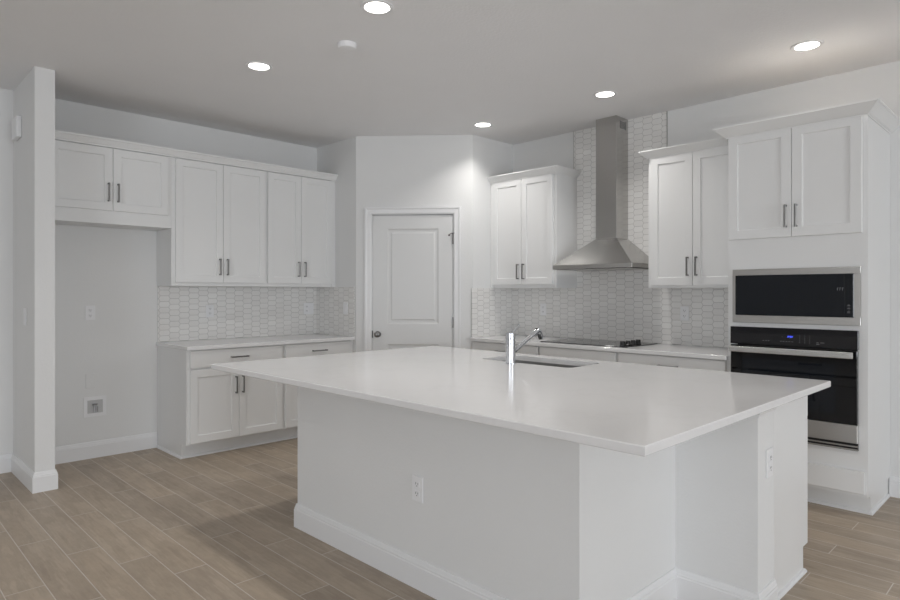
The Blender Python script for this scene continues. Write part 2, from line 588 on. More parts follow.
def casing():
    # mitred casing around the opening, in the local x-z plane
    t = bmesh.new()
    path = [(-0.010, 0.0), (-0.010, DT + 0.006), (WD + 0.010, DT + 0.006), (WD + 0.010, 0.0)]
    rings = []
    for i, (x, z) in enumerate(path):
        ring = []
        for o, d in CP:
            if i == 0: q = (x - o, z)
            elif i == 1: q = (x - o, z + o)
            elif i == 2: q = (x + o, z + o)
            else: q = (x + o, z)
            ring.append(t.verts.new((q[0], -d - 0.001, q[1])))
        rings.append(ring)
    n = len(CP)
    for a, b_ in zip(rings, rings[1:]):
        for i in range(n):
            t.faces.new((a[i], a[(i + 1) % n], b_[(i + 1) % n], b_[i]))
    t.faces.new(rings[0]); t.faces.new(rings[-1])
    bmesh.ops.recalc_face_normals(t, faces=t.faces[:])
    mb = MB()
    mb.add(t)
    return mb
casing().build('door_casing', M['trim'], pd)
mb = MB()
mb.box(-0.014, -0.003, 0.0, 0.115, 0, DT + 0.004).box(WD + 0.003, WD + 0.014, 0.0, 0.115, 0, DT + 0.004)
mb.box(-0.014, WD + 0.014, 0.0, 0.115, DT, DT + 0.011)
mb.box(-0.003, 0.010, 0.045, 0.06, 0, DT).box(WD - 0.010, WD + 0.003, 0.045, 0.06, 0, DT).box(-0.003, WD + 0.003, 0.045, 0.06, DT - 0.008, DT)
mb.build('door_jamb', M['trim'], pd)
kn = MB()
kn.lathe([(0, 0), (0.028, 0), (0.030, 0.003), (0.026, 0.008), (0.012, 0.010), (0.010, 0.028), (0.016, 0.034), (0.025, 0.044), (0.028, 0.055), (0.024, 0.066), (0.012, 0.071), (0, 0.072)])
k = kn.build('knob', M['nickel'], pd, smooth=True)
k.rotation_euler = (PI / 2, 0, 0)
k.location = (0.048, 0.004, 0.930)
MB().box(-0.008, 0.0, -0.004, 0.004, 0.895, 0.965, 0.001).build('strike_plate', M['black_plastic'], pd)
for hz in (1.84, 1.045, 0.25):
    mb = MB()
    mb.cyl((WD + 0.001, -0.006, hz - 0.05), (WD + 0.001, -0.006, hz + 0.05), 0.006, seg=12)
    mb.box(WD - 0.006, WD + 0.007, -0.0015, 0.0035, hz - 0.05, hz + 0.05)
    if hz > 1.5:
        mb.tube([(WD - 0.03, -0.025, hz + 0.04), (WD - 0.01, -0.012, hz + 0.053), (WD + 0.015, -0.020, hz + 0.054)], 0.004, 8)
        mb.cyl((WD - 0.032, -0.022, hz + 0.038), (WD - 0.032, -0.036, hz + 0.030), 0.009, seg=12)
    mb.build('hinge', M['nickel'], pd, smooth=True)

# ------------------------------------------------------------------ cabinets
def shaker(w_, h_, t_=0.020, rail=0.058, rec=0.010):
    t = bmesh.new()
    def ring(ix, y):
        return [t.verts.new(p) for p in ((ix, y, ix), (w_ - ix, y, ix), (w_ - ix, y, h_ - ix), (ix, y, h_ - ix))]
    seq = [ring(0, 0), ring(0, -t_ + 0.002), ring(0.002, -t_), ring(rail, -t_), ring(rail + 0.0015, -t_ + rec * 0.75), ring(rail + 0.006, -t_ + rec)]
    for a, b_ in zip(seq, seq[1:]):
        for k in range(4):
            t.faces.new((a[k], a[(k + 1) % 4], b_[(k + 1) % 4], b_[k]))
    t.faces.new(seq[0]); t.faces.new(seq[-1])
    bmesh.ops.recalc_face_normals(t, faces=t.faces[:])
    mb = MB()
    mb.add(t)
    return mb
def slab(w_, h_, t_=0.020):
    mb = MB()
    mb.box(0, w_, -t_, 0, 0, h_, 0.002)
    return mb
def pull(parent, x, z, vertical=True, L=0.142):
    # square-section bow pull
    mb = MB()
    s_ = 0.0055
    if vertical:
        mb.box(x - s_, x + s_, -0.034, -0.024, z - L / 2, z + L / 2, 0.0018)
        for dz in (-L / 2 + s_, L / 2 - s_):
            mb.box(x - s_, x + s_, -0.028, 0.0, z + dz - s_, z + dz + s_, 0.001)
    else:
        mb.box(x - L / 2, x + L / 2, -0.034, -0.024, z - s_, z + s_, 0.0018)
        for dx in (-L / 2 + s_, L / 2 - s_):
            mb.box(x + dx - s_, x + dx + s_, -0.028, 0.0, z - s_, z + s_, 0.001)
    o = mb.build('handle', M['nickel'], parent)
    o.location = (0, -0.020, 0)
    return o
def door(parent, x0, x1, z0, z1, hx=None, hz=None):
    o = shaker(x1 - x0, z1 - z0).build('door', M['cab'], parent)
    o.location = (x0, -0.0005, z0)
    if hx is not None:
        pull(o, hx - x0, hz - z0)
    return o
def drawer(parent, x0, x1, z0, z1, handle=True):
    o = slab(x1 - x0, z1 - z0).build('drawer', M['cab'], parent)
    o.location = (x0, -0.0005, z0)
    if handle:
        pull(o, (x1 - x0) / 2, (z1 - z0) / 2, False, 0.150)
    return o
def carcass(w_, d_, z0, z1, top=True, t_=0.018, left_to=None):
    # hollow box with a face frame, local y 0 at the front face
    mb = MB()
    mb.box(0, t_, 0, d_, z0, z1).box(w_ - t_, w_, 0, d_, z0, z1)
    mb.box(t_, w_ - t_, 0.02, d_, z0, z0 + t_)
    mb.box(t_, w_ - t_, d_ - 0.006, d_, z0 + t_, z1)
    if top:
        mb.box(t_, w_ - t_, 0.02, d_ - 0.006, z1 - t_, z1)
    mb.box(t_, w_ - t_, 0, 0.02, z0, z0 + 0.045).box(t_, w_ - t_, 0, 0.02, z1 - 0.045, z1)
    mb.box(t_, 0.042, 0, 0.02, z0 + 0.045, z1 - 0.045).box(w_ - 0.042, w_ - t_, 0, 0.02, z0 + 0.045, z1 - 0.045)
    return mb
CROWN = [(0, 0), (0.004, 0), (0.004, 0.006), (0.012, 0.011), (0.030, 0.030), (0.046, 0.047), (0.050, 0.049), (0.050, 0.058), (0, 0.058)]
def crown_prof(out, up, base=0.0):
    return [(o / 0.05 * out + base * (o > 0), u / 0.058 * up) for o, u in CROWN]

def add_absorber(t, wd, dp, z):  # unseen board added on cabinet tops to cut bounce onto wall and ceiling
    MB().box(0.002, wd - 0.002, 0.002, dp - 0.001, z + 0.0005, z + 0.006).build('bounce_absorber', M['absorber_board'], t)

ROT_B = -PI / 2
# ---- left wall (faces -y): local x = world x - X0
YF = 5.245
# over-refrigerator cabinet
t = thing('wall_cabinet', 'short wide white two-door wall cabinet above the empty refrigerator bay', 'cabinet', (WX1 + 0.001, YF, 0), 0)
wd = 1.959 - WX1 - 0.001
mb = carcass(wd, YN - YF - 0.001, 1.857, 2.445)
mb.box(0.042, wd - 0.042, 0, 0.02, 1.902, 1.97)
mb.build('carcass', M['cab'], t)
add_absorber(t, wd, YN - YF - 0.001, 2.445)
sp = 1.515 - WX1
door(t, 0.040, sp - 0.0015, 1.957, 2.436, sp - 0.034, 2.096)
door(t, sp + 0.0015, 0.876, 1.957, 2.436, sp + 0.034, 2.096)
# uppers
def upper_A(X0, X1, dx0, dx1, label, filler=False):
    t = thing('wall_cabinet', label, 'cabinet', (X0, YF, 0), 0)
    wd = X1 - X0
    mb = carcass(wd, YN - YF - 0.001, 1.385, 2.445)
    mb.build('carcass', M['cab'], t)
    add_absorber(t, wd, YN - YF - 0.001, 2.445)
    sp = (dx0 + dx1) / 2 - X0
    door(t, dx0 - X0, sp - 0.0015, 1.414, 2.436, sp - 0.034, 1.550)
    door(t, sp + 0.0015, dx1 - X0, 1.414, 2.436, sp + 0.034, 1.550)
    if filler:
        MB().box(wd - 0.042, wd, -0.012, 0.0, 1.385, 2.445, 0.001).build('filler', M['cab'], t)
    return t
upper_A(1.960, 2.8055, 1.990, 2.794, 'tall white two-door wall cabinet beside the refrigerator bay')
upper_A(2.8065, PX - 0.001, 2.818, 3.507, 'tall white two-door wall cabinet ending at the return wall', True)
mb = MB().sweep([(WX1 + 0.001, YF - 0.001), (PX - 0.001, YF - 0.001)], [(0, 0), (0.022, 0), (0.022, 0.010), (0.030, 0.018), (0.046, 0.046), (0.054, 0.049), (0.054, 0.062), (0, 0.062)], 2.441)
tag(mb.build('crown_molding', M['cab']), 'long white crown molding along the top of the three left wall cabinets', 'molding')

# base cabinets, left
YB = 4.950
SHOE = [(0, 0), (0.014, 0), (0.013, 0.008), (0.008, 0.016), (0, 0.019)]
def base_A(X0, X1, dx0, dx1, label, panel=False, filler=False):
    t = thing('base_cabinet', label, 'cabinet', (X0, YB, 0), 0)
    wd = X1 - X0
    dp = YN - YB - 0.001
    mb = carcass(wd, dp, 0.120, 0.8725, top=False)
    mb.box(0.042, wd - 0.042, 0, 0.02, 0.70, 0.735)
    mb.build('carcass', M['cab'], t)
    mb = MB().box(0.0 if panel else 0.0, wd, 0.100, 0.115, 0, 0.120)
    if panel:
        mb.box(0.0, 0.018, 0.115, dp, 0, 0.120)
    mb.build('toe_kick', M['cab'], t)
    mb = MB()
    if panel:
        mb.sweep([(0, dp - 0.016), (0, 0.100), (wd, 0.100)], SHOE)
    else:
        mb.sweep([(0.0, 0.100), (wd, 0.100)], SHOE)
    mb.build('shoe_molding', M['trim'], t)
    sp = (dx0 + dx1) / 2 - X0
    drawer(t, dx0 - X0, dx1 - X0, 0.728, 0.866)
    door(t, dx0 - X0, sp - 0.0015, 0.130, 0.712, sp - 0.030, 0.565)
    door(t, sp + 0.0015, dx1 - X0, 0.130, 0.712, sp + 0.030, 0.565)
    if filler:
        MB().box(wd - 0.035, wd, -0.012, 0, 0.120, 0.8725, 0.001).build('filler', M['cab'], t)
    return t
base_A(1.965, 2.810, 1.990, 2.797, 'white base cabinet with one wide drawer over two doors, left end of left run', True)
base_A(2.811, PX - 0.001, 2.826, 3.515, 'white base cabinet with a drawer, partly hidden by the island, beside the pantry', False, True)
tag(MB().box(1.953, PX - 0.001, 4.905, YN - 0.001, 0.8735, 0.903, 0.002).build('countertop', M['quartz']), 'white quartz countertop on the left wall run of cabinets', 'countertop')

# ---- right wall (faces -x): local x = Y0 - world y, local y = world x - X0
XF = 4.570
def upper_B(Y1, Y0, dy1, dy0, z0, dz0, dz1, ztop, label, crown_path, fill=None):
    # Y1 > Y0; local x runs from Y1 down to Y0
    t = thing('wall_cabinet', label, 'cabinet', (XF, Y1, 0), ROT_B)
    wd = Y1 - Y0
    carcass(wd, XE - XF - 0.001, z0, ztop).build('carcass', M['cab'], t)
    add_absorber(t, wd, XE - XF - 0.010, ztop)
    sp = (Y1 - dy1 + Y1 - dy0) / 2
    door(t, Y1 - dy1, sp - 0.0015, dz0, dz1, sp - 0.033, 1.525)
    door(t, sp + 0.0015, Y1 - dy0, dz0, dz1, sp + 0.033, 1.525)
    if fill:
        MB().box(0, fill, -0.012, 0, z0, ztop, 0.001).build('filler', M['cab'], t)
    MB().sweep([(a, b_) for a, b_ in crown_path(wd)], crown_prof(0.050, 0.060), ztop - 0.006).build('crown_molding', M['cab'], t)
    return t
upper_B(QY - 0.001, 3.280, 4.020, 3.311, 1.370, 1.403, 2.394, 2.396, 'white two-door wall cabinet left of the range hood',
        lambda wd: [(0.001, -0.021), (wd, -0.021), (wd + 0.0, 0.328)], 0.026)
upper_B(2.397, 1.672, 2.368, 1.700, 1.364, 1.384, 2.382, 2.384, 'white two-door wall cabinet between the range hood and the oven cabinet',
        lambda wd: [(0.0, 0.328), (0.0, -0.021), (wd - 0.001, -0.021)])

# base cabinets, right wall
XB_ = 4.300
def base_B(Y1, Y0, label, kind):
    t = thing('base_cabinet', label, 'cabinet', (XB_, Y1, 0), ROT_B)
    wd = Y1 - Y0
    dp = XE - XB_ - 0.001
    mb = carcass(wd, dp, 0.120, 0.8725, top=False)
    mb.box(0.042, wd - 0.042, 0, 0.02, 0.70, 0.735)
    mb.build('carcass', M['cab'], t)
    MB().box(0, wd, 0.09, 0.105, 0, 0.120).build('toe_kick', M['cab'], t)
    MB().sweep([(0, 0.09), (wd, 0.09)], SHOE).build('shoe_molding', M['trim'], t)
    a, b_ = 0.012, wd - 0.012
    if kind == 'drawers':
        drawer(t, a, b_, 0.728, 0.866, False)
        drawer(t, a, b_, 0.430, 0.712)
        drawer(t, a, b_, 0.130, 0.414)
    else:
        drawer(t, a, b_, 0.728, 0.866)
        sp = wd / 2
        door(t, a, sp - 0.0015, 0.130, 0.712, sp - 0.03, 0.565)
        door(t, sp + 0.0015, b_, 0.130, 0.712, sp + 0.03, 0.565)
    return t
base_B(QY - 0.001, 3.258, 'white base cabinet beside the pantry wall, behind the faucet', 'doors')
base_B(3.257, 2.508, 'white drawer base cabinet under the black cooktop', 'drawers')
base_B(2.507, 1.673, 'white base cabinet between the cooktop and the oven cabinet', 'doors')
tag(MB().box(4.250, XE - 0.001, 1.672, QY - 0.001, 0.8735, 0.903, 0.002).build('countertop', M['quartz']), 'white quartz countertop under the range hood holding the cooktop', 'countertop')

# ---- tall oven cabinet
XT = 4.290
Y1, Y0 = 1.671, 0.872
t = thing('oven_cabinet', 'tall white oven cabinet with two upper doors, microwave and oven openings', 'cabinet', (XT, Y1, 0), ROT_B)
wd = Y1 - Y0
dp = XE - XT - 0.001
MW = (0.036, 0.767, 1.131, 1.481)        # local x0, x1, z0, z1 of the microwave
OV = (0.026, 0.757, 0.395, 1.103)
mb = MB()
tt = 0.018
mb.box(0, tt, 0, dp, 0.125, 2.380).box(wd - tt, wd, 0, dp, 0.125, 2.380)
mb.box(tt, wd - tt, dp - 0.006, dp, 0.125, 2.380)
mb.box(tt, wd - tt, 0.0, dp - 0.006, 2.362, 2.380).box(tt, wd - tt, 0.02, dp - 0.006, 1.60, 1.62)
mb.box(tt, wd - tt, 0.02, dp - 0.006, 1.107, 1.121).box(tt, wd - tt, 0.02, dp - 0.006, 0.36, 0.378).box(tt, wd - tt, 0.02, dp - 0.006, 0.125, 0.143)
mb.box(tt, wd - tt, 0, 0.02, 1.470, 1.60)
mb.box(0.050, wd - 0.050, 0, 0.02, 1.095, 1.140)
mb.box(tt, wd - tt, 0, 0.02, 0.125, 0.405)
mb.box(tt, 0.050, 0, 0.02, 0.405, 1.470).box(wd - 0.050, wd - tt, 0, 0.02, 0.405, 1.470)
mb.box(tt, wd - tt, 0, 0.02, 1.60, 1.70).box(tt, 0.045, 0, 0.02, 1.70, 2.362).box(wd - 0.045, wd - tt, 0, 0.02, 1.70, 2.362)
mb.build('carcass', M['cab'], t)
add_absorber(t, wd, dp, 2.380)
sp = 0.396
door(t, 0.008, sp - 0.0015, 1.680, 2.372, sp - 0.030, 1.810)
door(t, sp + 0.0015, 0.773, 1.680, 2.372, sp + 0.030, 1.810)
drawer(t, 0.012, wd - 0.013, 0.146, 0.278, False)
MB().sweep([(-0.001, 0.208), (-0.001, -0.021), (wd, -0.021), (wd, dp - 0.001)], crown_prof(0.068, 0.072), 2.360).build('crown_molding', M['cab'], t)
MB().box(0.0, wd - 0.010, 0.115, 0.130, 0, 0.125).box(wd - 0.028, wd - 0.010, 0.130, dp, 0, 0.125).build('toe_kick', M['cab'], t)
MB().sweep([(0, 0.115), (wd - 0.010, 0.115), (wd - 0.010, dp - 0.018)], SHOE).build('shoe_molding', M['trim'], t)

# microwave
t = thing('microwave', 'built-in stainless framed microwave with black glass above the oven', 'microwave', (XT, Y1, 0), ROT_B)
x0, x1, z0, z1 = MW
f = 0.024
gx0, gx1, gz0, gz1 = 0.055, 0.733, 1.180, 1.440
mb = MB()
mb.box(x0, x1, -0.020, -0.002, gz1, z1, 0.0015).box(x0, x1, -0.020, -0.002, z0, gz0, 0.0015)
mb.box(x0, gx0, -0.020, -0.002, gz0, gz1).box(gx1, x1, -0.020, -0.002, gz0, gz1)
mb.build('trim_frame', M['steel_v'], t)
mb = MB().box(gx0 + 0.0005, gx1 - 0.0005, -0.0235, -0.003, gz0 + 0.0005, gz1 - 0.0005, 0.002)
dr = mb.build('glass_door', M['mw_glass'], t)
mb = MB().box(0.684, 0.6855, -0.0242, -0.0236, gz0 + 0.003, gz1 - 0.003)
mb.build('door_seam', M['black_plastic'], dr)
mb = MB()
for i in range(3):
    mb.box(0.648 + i * 0.013, 0.651 + i * 0.013, -0.0241, -0.0236, 1.340, 1.357)
    mb.box(0.648 + i * 0.013, 0.656 + i * 0.013, -0.0241, -0.0236, 1.354, 1.357)
mb.build('display_print', M['grey_mark'], dr)
mb = MB()
for i, zz in enumerate((1.248, 1.230, 1.212, 1.206)):
    mb.box(0.701, 0.716, -0.0241, -0.0236, zz, zz + 0.003)
    mb.box(0.704, 0.713, -0.0241, -0.0236, zz + 0.006, zz + 0.008)
mb.build('button_print', M['grey_mark'], dr)
MB().box(0.06, 0.74, 0.021, 0.42, 1.141, 1.465).build('cavity_box', M['black_plastic'], t)

# wall oven
t = thing('wall_oven', 'built-in black glass wall oven with a stainless bar handle', 'oven', (XT, Y1, 0), ROT_B)
x0, x1, z0, z1 = OV
mb = MB().box(x0, x1, -0.030, -0.002, 0.990, z1, 0.002)
cp = mb.build('control_panel', M['panel_glass'], t)
mb = MB()
for i, dx in enumerate((0.0, 0.008, 0.016, 0.024)):
    mb.box(0.378 + dx, 0.3795 + dx, -0.0306, -0.0301, 1.043, 1.055)
    mb.box(0.378 + dx, 0.384 + dx, -0.0306, -0.0301, 1.053, 1.055)
    if i != 1:
        mb.box(0.378 + dx, 0.384 + dx, -0.0306, -0.0301, 1.048, 1.0495)
mb.build('clock_display', M['blue_led'], cp)
mb = MB()
for dx in (0.230, 0.247, 0.262, 0.335, 0.350, 0.367, 0.384, 0.401):
    mb.box(dx, dx + 0.008, -0.0306, -0.0301, 1.018, 1.021)
for dx in (0.445, 0.473, 0.500):
    for k2 in range(4):
        mb.box(dx, dx + 0.004, -0.0306, -0.0301, 1.016 + k2 * 0.013, 1.020 + k2 * 0.013)
for dx in (0.540, 0.560, 0.570):
    mb.box(dx, dx + 0.012, -0.0306, -0.0301, 1.020, 1.023)
mb.box(0.540, 0.555, -0.0306, -0.0301, 1.010, 1.014)
mb.box(0.345, 0.347, -0.0306, -0.0301, 1.048, 1.051)
tag(mb.build('button_print', M['grey_mark'], cp), kind='stuff')
mb = MB().box(x0 + 0.003, x1 - 0.003, -0.034, -0.004, 0.548, 0.984, 0.003)
od = mb.build('oven_door', M['black_glass'], t)
MB().box(0.100, 0.640, -0.0346, -0.0342, 0.600, 0.900).build('door_window', M['mw_glass'], od)
mb = MB().box(x0 + 0.010, x1 - 0.016, -0.088, -0.070, 0.940, 0.978, 0.004, 2)
mb.box(x0 + 0.03, x0 + 0.05, -0.072, -0.033, 0.950, 0.968).box(x1 - 0.056, x1 - 0.036, -0.072, -0.033, 0.950, 0.968)
mb.build('handle', M['steel_bright'], od)
MB().box(x0 + 0.003, x1 - 0.003, -0.034, -0.004, 0.440, 0.546, 0.002).build('lower_band', M['steel_v'], od)
mb = MB()
mb.box(x0 + 0.003, x1 - 0.003, -0.020, -0.003, 0.395, 0.438)
mb.build('vent_recess', M['black_plastic'], t)
mb = MB().box(x0 + 0.003, x1 - 0.003, -0.028, -0.0205, 0.398, 0.405).box(x0 + 0.003, x1 - 0.003, -0.028, -0.0205, 0.417, 0.424)
mb.build('vent_trim', M['steel_v'], t)
MB().box(0.055, 0.74, 0.021, 0.50, 0.41, 1.09).build('cavity_box', M['black_plastic'], t)

# ------------------------------------------------------------------ cooktop
t = thing('cooktop', 'black glass electric cooktop with four knobs under the range hood', 'cooktop', (4.58, 2.875, 0.9031))
MB().box(-0.25, 0.25, -0.42, 0.40, 0, 0.007, 0.0004).build('glass_top', M['cook_glass'], t)
for i in range(4):
    mb = MB().lathe([(0, 0), (0.024, 0), (0.025, 0.004), (0.021, 0.008), (0.020, 0.028), (0.018, 0.032), (0, 0.032)], seg=28)
    mb.box(-0.004, 0.004, -0.019, 0.019, 0.030, 0.036, 0.001)
    k = mb.build('knob', M['black_plastic'], t, smooth=True)
    k.location = (-0.175 + i * 0.082, -0.345, 0.0071)
for cx, cy, r in ((-0.11, -0.12, 0.10), (0.12, -0.12, 0.08), (-0.11, 0.24, 0.08), (0.12, 0.24, 0.11)):
    MB().lathe([(r, 0), (r + 0.0015, 0), (r + 0.0015, 0.0003), (r, 0.0003), (r, 0)], (cx, cy, 0.0071), 48).build('burner_ring', M['grey_mark'], t)

# ------------------------------------------------------------------ range hood (wall chimney type)
hx, hy = XE - TT - 0.001, 2.856
t = thing('range_hood', 'stainless steel pyramid chimney range hood on the tiled wall', 'range hood', (hx, hy, 1.528))
HW, HD = 0.381, 0.438
mb = MB()
mb.box(-HD, 0, -HW, HW, 0, 0.038, 0.0015)
mb.build('canopy_rim', M['steel'], t)
tb = bmesh.new()
lo = [tb.verts.new(p) for p in ((-HD + 0.006, -HW + 0.006, 0.0385), (0, -HW + 0.006, 0.0385), (0, HW - 0.006, 0.0385), (-HD + 0.006, HW - 0.006, 0.0385))]
hi_ = [tb.verts.new(p) for p in ((-0.198, -0.103, 0.262), (0, -0.103, 0.262), (0, 0.103, 0.262), (-0.198, 0.103, 0.262))]
for i in range(4):
    tb.faces.new((lo[i], lo[(i + 1) % 4], hi_[(i + 1) % 4], hi_[i]))
tb.faces.new(lo); tb.faces.new(hi_)
bmesh.ops.recalc_face_normals(tb, faces=tb.faces[:])
mb = MB()
mb.add(tb)
mb.build('canopy', M['steel'], t)
ch = MB().box(-0.194, 0, -0.100, 0.100, 0.262, H - 1.528 - 0.001, 0.001).build('chimney', M['steel'], t)
mb = MB()
for i in range(7):
    mb.box(-0.130, -0.045, -0.1012, -0.0995, 1.205 + i * 0.009, 1.210 + i * 0.009)
mb.box(-0.135, -0.130, -0.1012, -0.0995, 1.20, 1.27).box(-0.045, -0.040, -0.1012, -0.0995, 1.20, 1.27)
mb.build('vent_grille', M['dark_slot'], ch)
mb = MB().box(-0.40, -0.03, -0.34, -0.005, -0.004, -0.0005).box(-0.40, -0.03, 0.005, 0.34, -0.004, -0.0005)
mb.build('grease_filter', M['steel_v'], t)

# ------------------------------------------------------------------ island
IX0, IX1, IY0, IY1 = 1.585, 3.402, 0.842, 3.632
BX0, BXS, BXC, BX1 = 1.862, 2.597, 2.785, 3.335
EY, PY0, NY, LY = 0.925, 0.897, 1.238, 3.117
t = thing('kitchen_island', 'painted half wall base carrying the island worktop, with baseboard around its foot', 'island', (BX0, EY, 0))
def rel(pts):
    return [(x - BX0, y - EY) for x, y in pts]
MB().prism(rel([(BX0, LY), (BX0, NY), (BXS, NY), (BXS, PY0), (BXC, PY0), (BXC, LY)]), 0, 0.8725).build('wall_body', M['wall'], t)
MB().sweep(rel([(BXC, LY), (BX0, LY), (BX0, NY), (BXS, NY), (BXS, PY0), (BXC, PY0)]), BB).build('baseboard', M['trim'], t)
MB().sweep(rel([(BXS, NY), (BXS, PY0), (BXC, PY0)]), [(0, 0), (0.005, 0), (0.007, 0.010), (0.018, 0.030), (0.020, 0.042), (0, 0.042)], 0.830).build('cove_molding', M['trim'], t)
ROT_I = PI / 2
def island_unit(y0, y1, label, sinkfront=False, end=False, narrow=False):
    # local x = world y - y0, local -y = world +x
    t = thing('island_cabinet', label, 'cabinet', (BX1, y0, 0), ROT_I)
    wd = y1 - y0
    dp = BX1 - BXC - 0.002
    mb = carcass(wd, dp, 0.120, 0.8725, top=False)
    mb.build('carcass', M['cab'], t)
    mb = MB().box(0, wd, 0.065, 0.080, 0, 0.120)
    if end:
        mb.box(0, 0.018, 0.080, dp, 0, 0.120)
    mb.build('toe_kick', M['cab'], t)
    mb = MB()
    if end:
        mb.sweep([(0, dp - 0.001), (0, 0.065), (wd, 0.065)], SHOE)
    else:
        mb.sweep([(0, 0.065), (wd, 0.065)], SHOE)
    mb.build('shoe_molding', M['trim'], t)
    a, b_ = (0.004 if end else 0.010), wd - 0.010
    drawer(t, a, b_, 0.728, 0.866, not sinkfront)
    if narrow:
        door(t, a, b_, 0.115, 0.712, b_ - 0.03, 0.6)
    else:
        sp = wd / 2
        door(t, a, sp - 0.0015, 0.115, 0.712, sp - 0.03, 0.6)
        door(t, sp + 0.0015, b_, 0.115, 0.712, sp + 0.03, 0.6)
    if end:
        MB().box(-0.004, 0.0, 0.0, dp, 0.862, 0.8725).build('top_trim', M['cab'], t)
    return t
island_unit(EY, 1.900, 'white island cabinet at the right end, its side panel facing the room', end=True)
island_unit(1.901, 2.820, 'white island sink cabinet in the middle of the kitchen side', sinkfront=True)
island_unit(2.821, LY, 'narrow white island cabinet at the pantry end of the kitchen side', narrow=True)

# worktop with sink cut-out
SX0, SX1, SY0, SY1, SR = 2.935, 3.270, 2.015, 2.705, 0.045
def rrect(x0, x1, y0, y1, r, n=6):
    pts = []
    for cx, cy, a0 in ((x1 - r, y1 - r, 0), (x0 + r, y1 - r, 90), (x0 + r, y0 + r, 180), (x1 - r, y0 + r, 270)):
        for i in range(n + 1):
            a = math.radians(a0 + 90 * i / n)
            pts.append((cx + r * math.cos(a), cy + r * math.sin(a)))
    return pts
def slab_with_hole(outer, holes, z0, z1, bev=0.003):
    def level(zz, inset):
        t = bmesh.new()
        es = []
        x0, x1, y0, y1 = outer
        loops = [[(x0 + inset, y0 + inset), (x1 - inset, y0 + inset), (x1 - inset, y1 - inset), (x0 + inset, y1 - inset)]] + holes
        for lp in loops:
            vs = [t.verts.new((x, y, zz)) for x, y in lp]
            for i in range(len(vs)):
                es.append(t.edges.new((vs[i], vs[(i + 1) % len(vs)])))
        bmesh.ops.triangle_fill(t, use_beauty=True, use_dissolve=False, edges=es)
        return t
    mb = MB()
    mb.add(level(z1, bev))
    mb.add(level(z0, bev))
    t = bmesh.new()
    x0, x1, y0, y1 = outer
    def ring(i, z):
        return [t.verts.new(p) for p in ((x0 + i, y0 + i, z), (x1 - i, y0 + i, z), (x1 - i, y1 - i, z), (x0 + i, y1 - i, z))]
    rs = [ring(bev, z0), ring(0, z0 + bev), ring(0, z1 - bev), ring(bev, z1)]
    for a, b_ in zip(rs, rs[1:]):
        for i in range(4):
            t.faces.new((a[i], a[(i + 1) % 4], b_[(i + 1) % 4], b_[i]))
    for h_ in holes:
        a = [t.verts.new((x, y, z0)) for x, y in h_]
        b_ = [t.verts.new((x, y, z1)) for x, y in h_]
        for i in range(len(h_)):
            j = (i + 1) % len(h_)
            t.faces.new((a[i], a[j], b_[j], b_[i]))
    mb.add(t)
    bmesh.ops.remove_doubles(mb.bm, verts=mb.bm.verts[:], dist=1e-5)
    bmesh.ops.recalc_face_normals(mb.bm, faces=mb.bm.faces[:])
    return mb
mb = slab_with_hole((IX0, IX1, IY0, IY1), [rrect(SX0, SX1, SY0, SY1, SR)], 0.873, 0.903)
tag(mb.build('island_worktop', M['quartz']), 'large white quartz worktop of the kitchen island with a sink cut-out', 'countertop')

# undermount sink
t = thing('sink', 'stainless undermount sink set in the island worktop', 'sink', ((SX0 + SX1) / 2, (SY0 + SY1) / 2, 0.69))
cx, cy = (SX0 + SX1) / 2, (SY0 + SY1) / 2
tb = bmesh.new()
rings = []
hw, hl = (SX1 - SX0) / 2 + 0.003, (SY1 - SY0) / 2 + 0.003
for e_, z_, r_ in ((0.010, 0.1825, 0.05), (0.0, 0.1825, SR), (-0.002, 0.17, SR), (-0.008, 0.02, SR), (-0.02, 0.004, 0.04), (-0.05, 0.0, 0.03)):
    rings.append([tb.verts.new((x, y, z_)) for x, y in rrect(-hw - e_, hw + e_, -hl - e_, hl + e_, r_)])
for a, b_ in zip(rings, rings[1:]):
    for i in range(len(a)):
        j = (i + 1) % len(a)
        tb.faces.new((a[i], a[j], b_[j], b_[i]))
tb.faces.new(rings[-1])
mb = MB()
mb.add(tb)
o = mb.build('bowl', M['sink'], t, smooth=True)
mod = o.modifiers.new('thickness', 'SOLIDIFY')
mod.thickness = 0.0015
MB().lathe([(0, 0.0025), (0.015, 0.0025), (0.03, 0.001), (0.042, 0.003), (0.045, 0.0015)], (0, 0, 0), 32).build('drain', M['chrome'], t, smooth=True)

# faucet
t = thing('faucet', 'chrome single lever kitchen faucet beside the island sink', 'faucet', (2.862, 2.386, 0.9031))
mb = MB().lathe([(0, 0), (0.034, 0), (0.034, 0.006), (0.0295, 0.008), (0.029, 0.150), (0.0, 0.150)], seg=36)
mb.build('body', M['chrome'], t, smooth=True)
mb = MB().lathe([(0, 0), (0.0292, 0), (0.0292, 0.030), (0.025, 0.034), (0, 0.035)], (0, 0, 0.151), 36)
mb.build('lever_cap', M['chrome'], t, smooth=True)
mb = MB().tube([(0.0, 0, 0.178), (0.03, 0.0, 0.192), (0.070, 0.0, 0.222), (0.080, 0, 0.229)], 0.0075, 10)
mb.build('lever', M['chrome'], t, smooth=True)
mb = MB()
mb.tube([(0.018, 0, 0.066), (0.20, 0, 0.155)], 0.0135, 20)
mb.build('spout', M['chrome'], t, smooth=True)
mb = MB()
mb.tube([(0.196, 0, 0.153), (0.215, 0, 0.1625), (0.245, 0, 0.177), (0.262, 0, 0.183), (0.276, 0, 0.178), (0.287, 0, 0.160), (0.297, 0, 0.136)], 0.016, 20, [0.014, 0.0165, 0.0185, 0.0195, 0.0195, 0.0185, 0.017])
sp_ = mb.build('spray_head', M['chrome'], t, smooth=True)
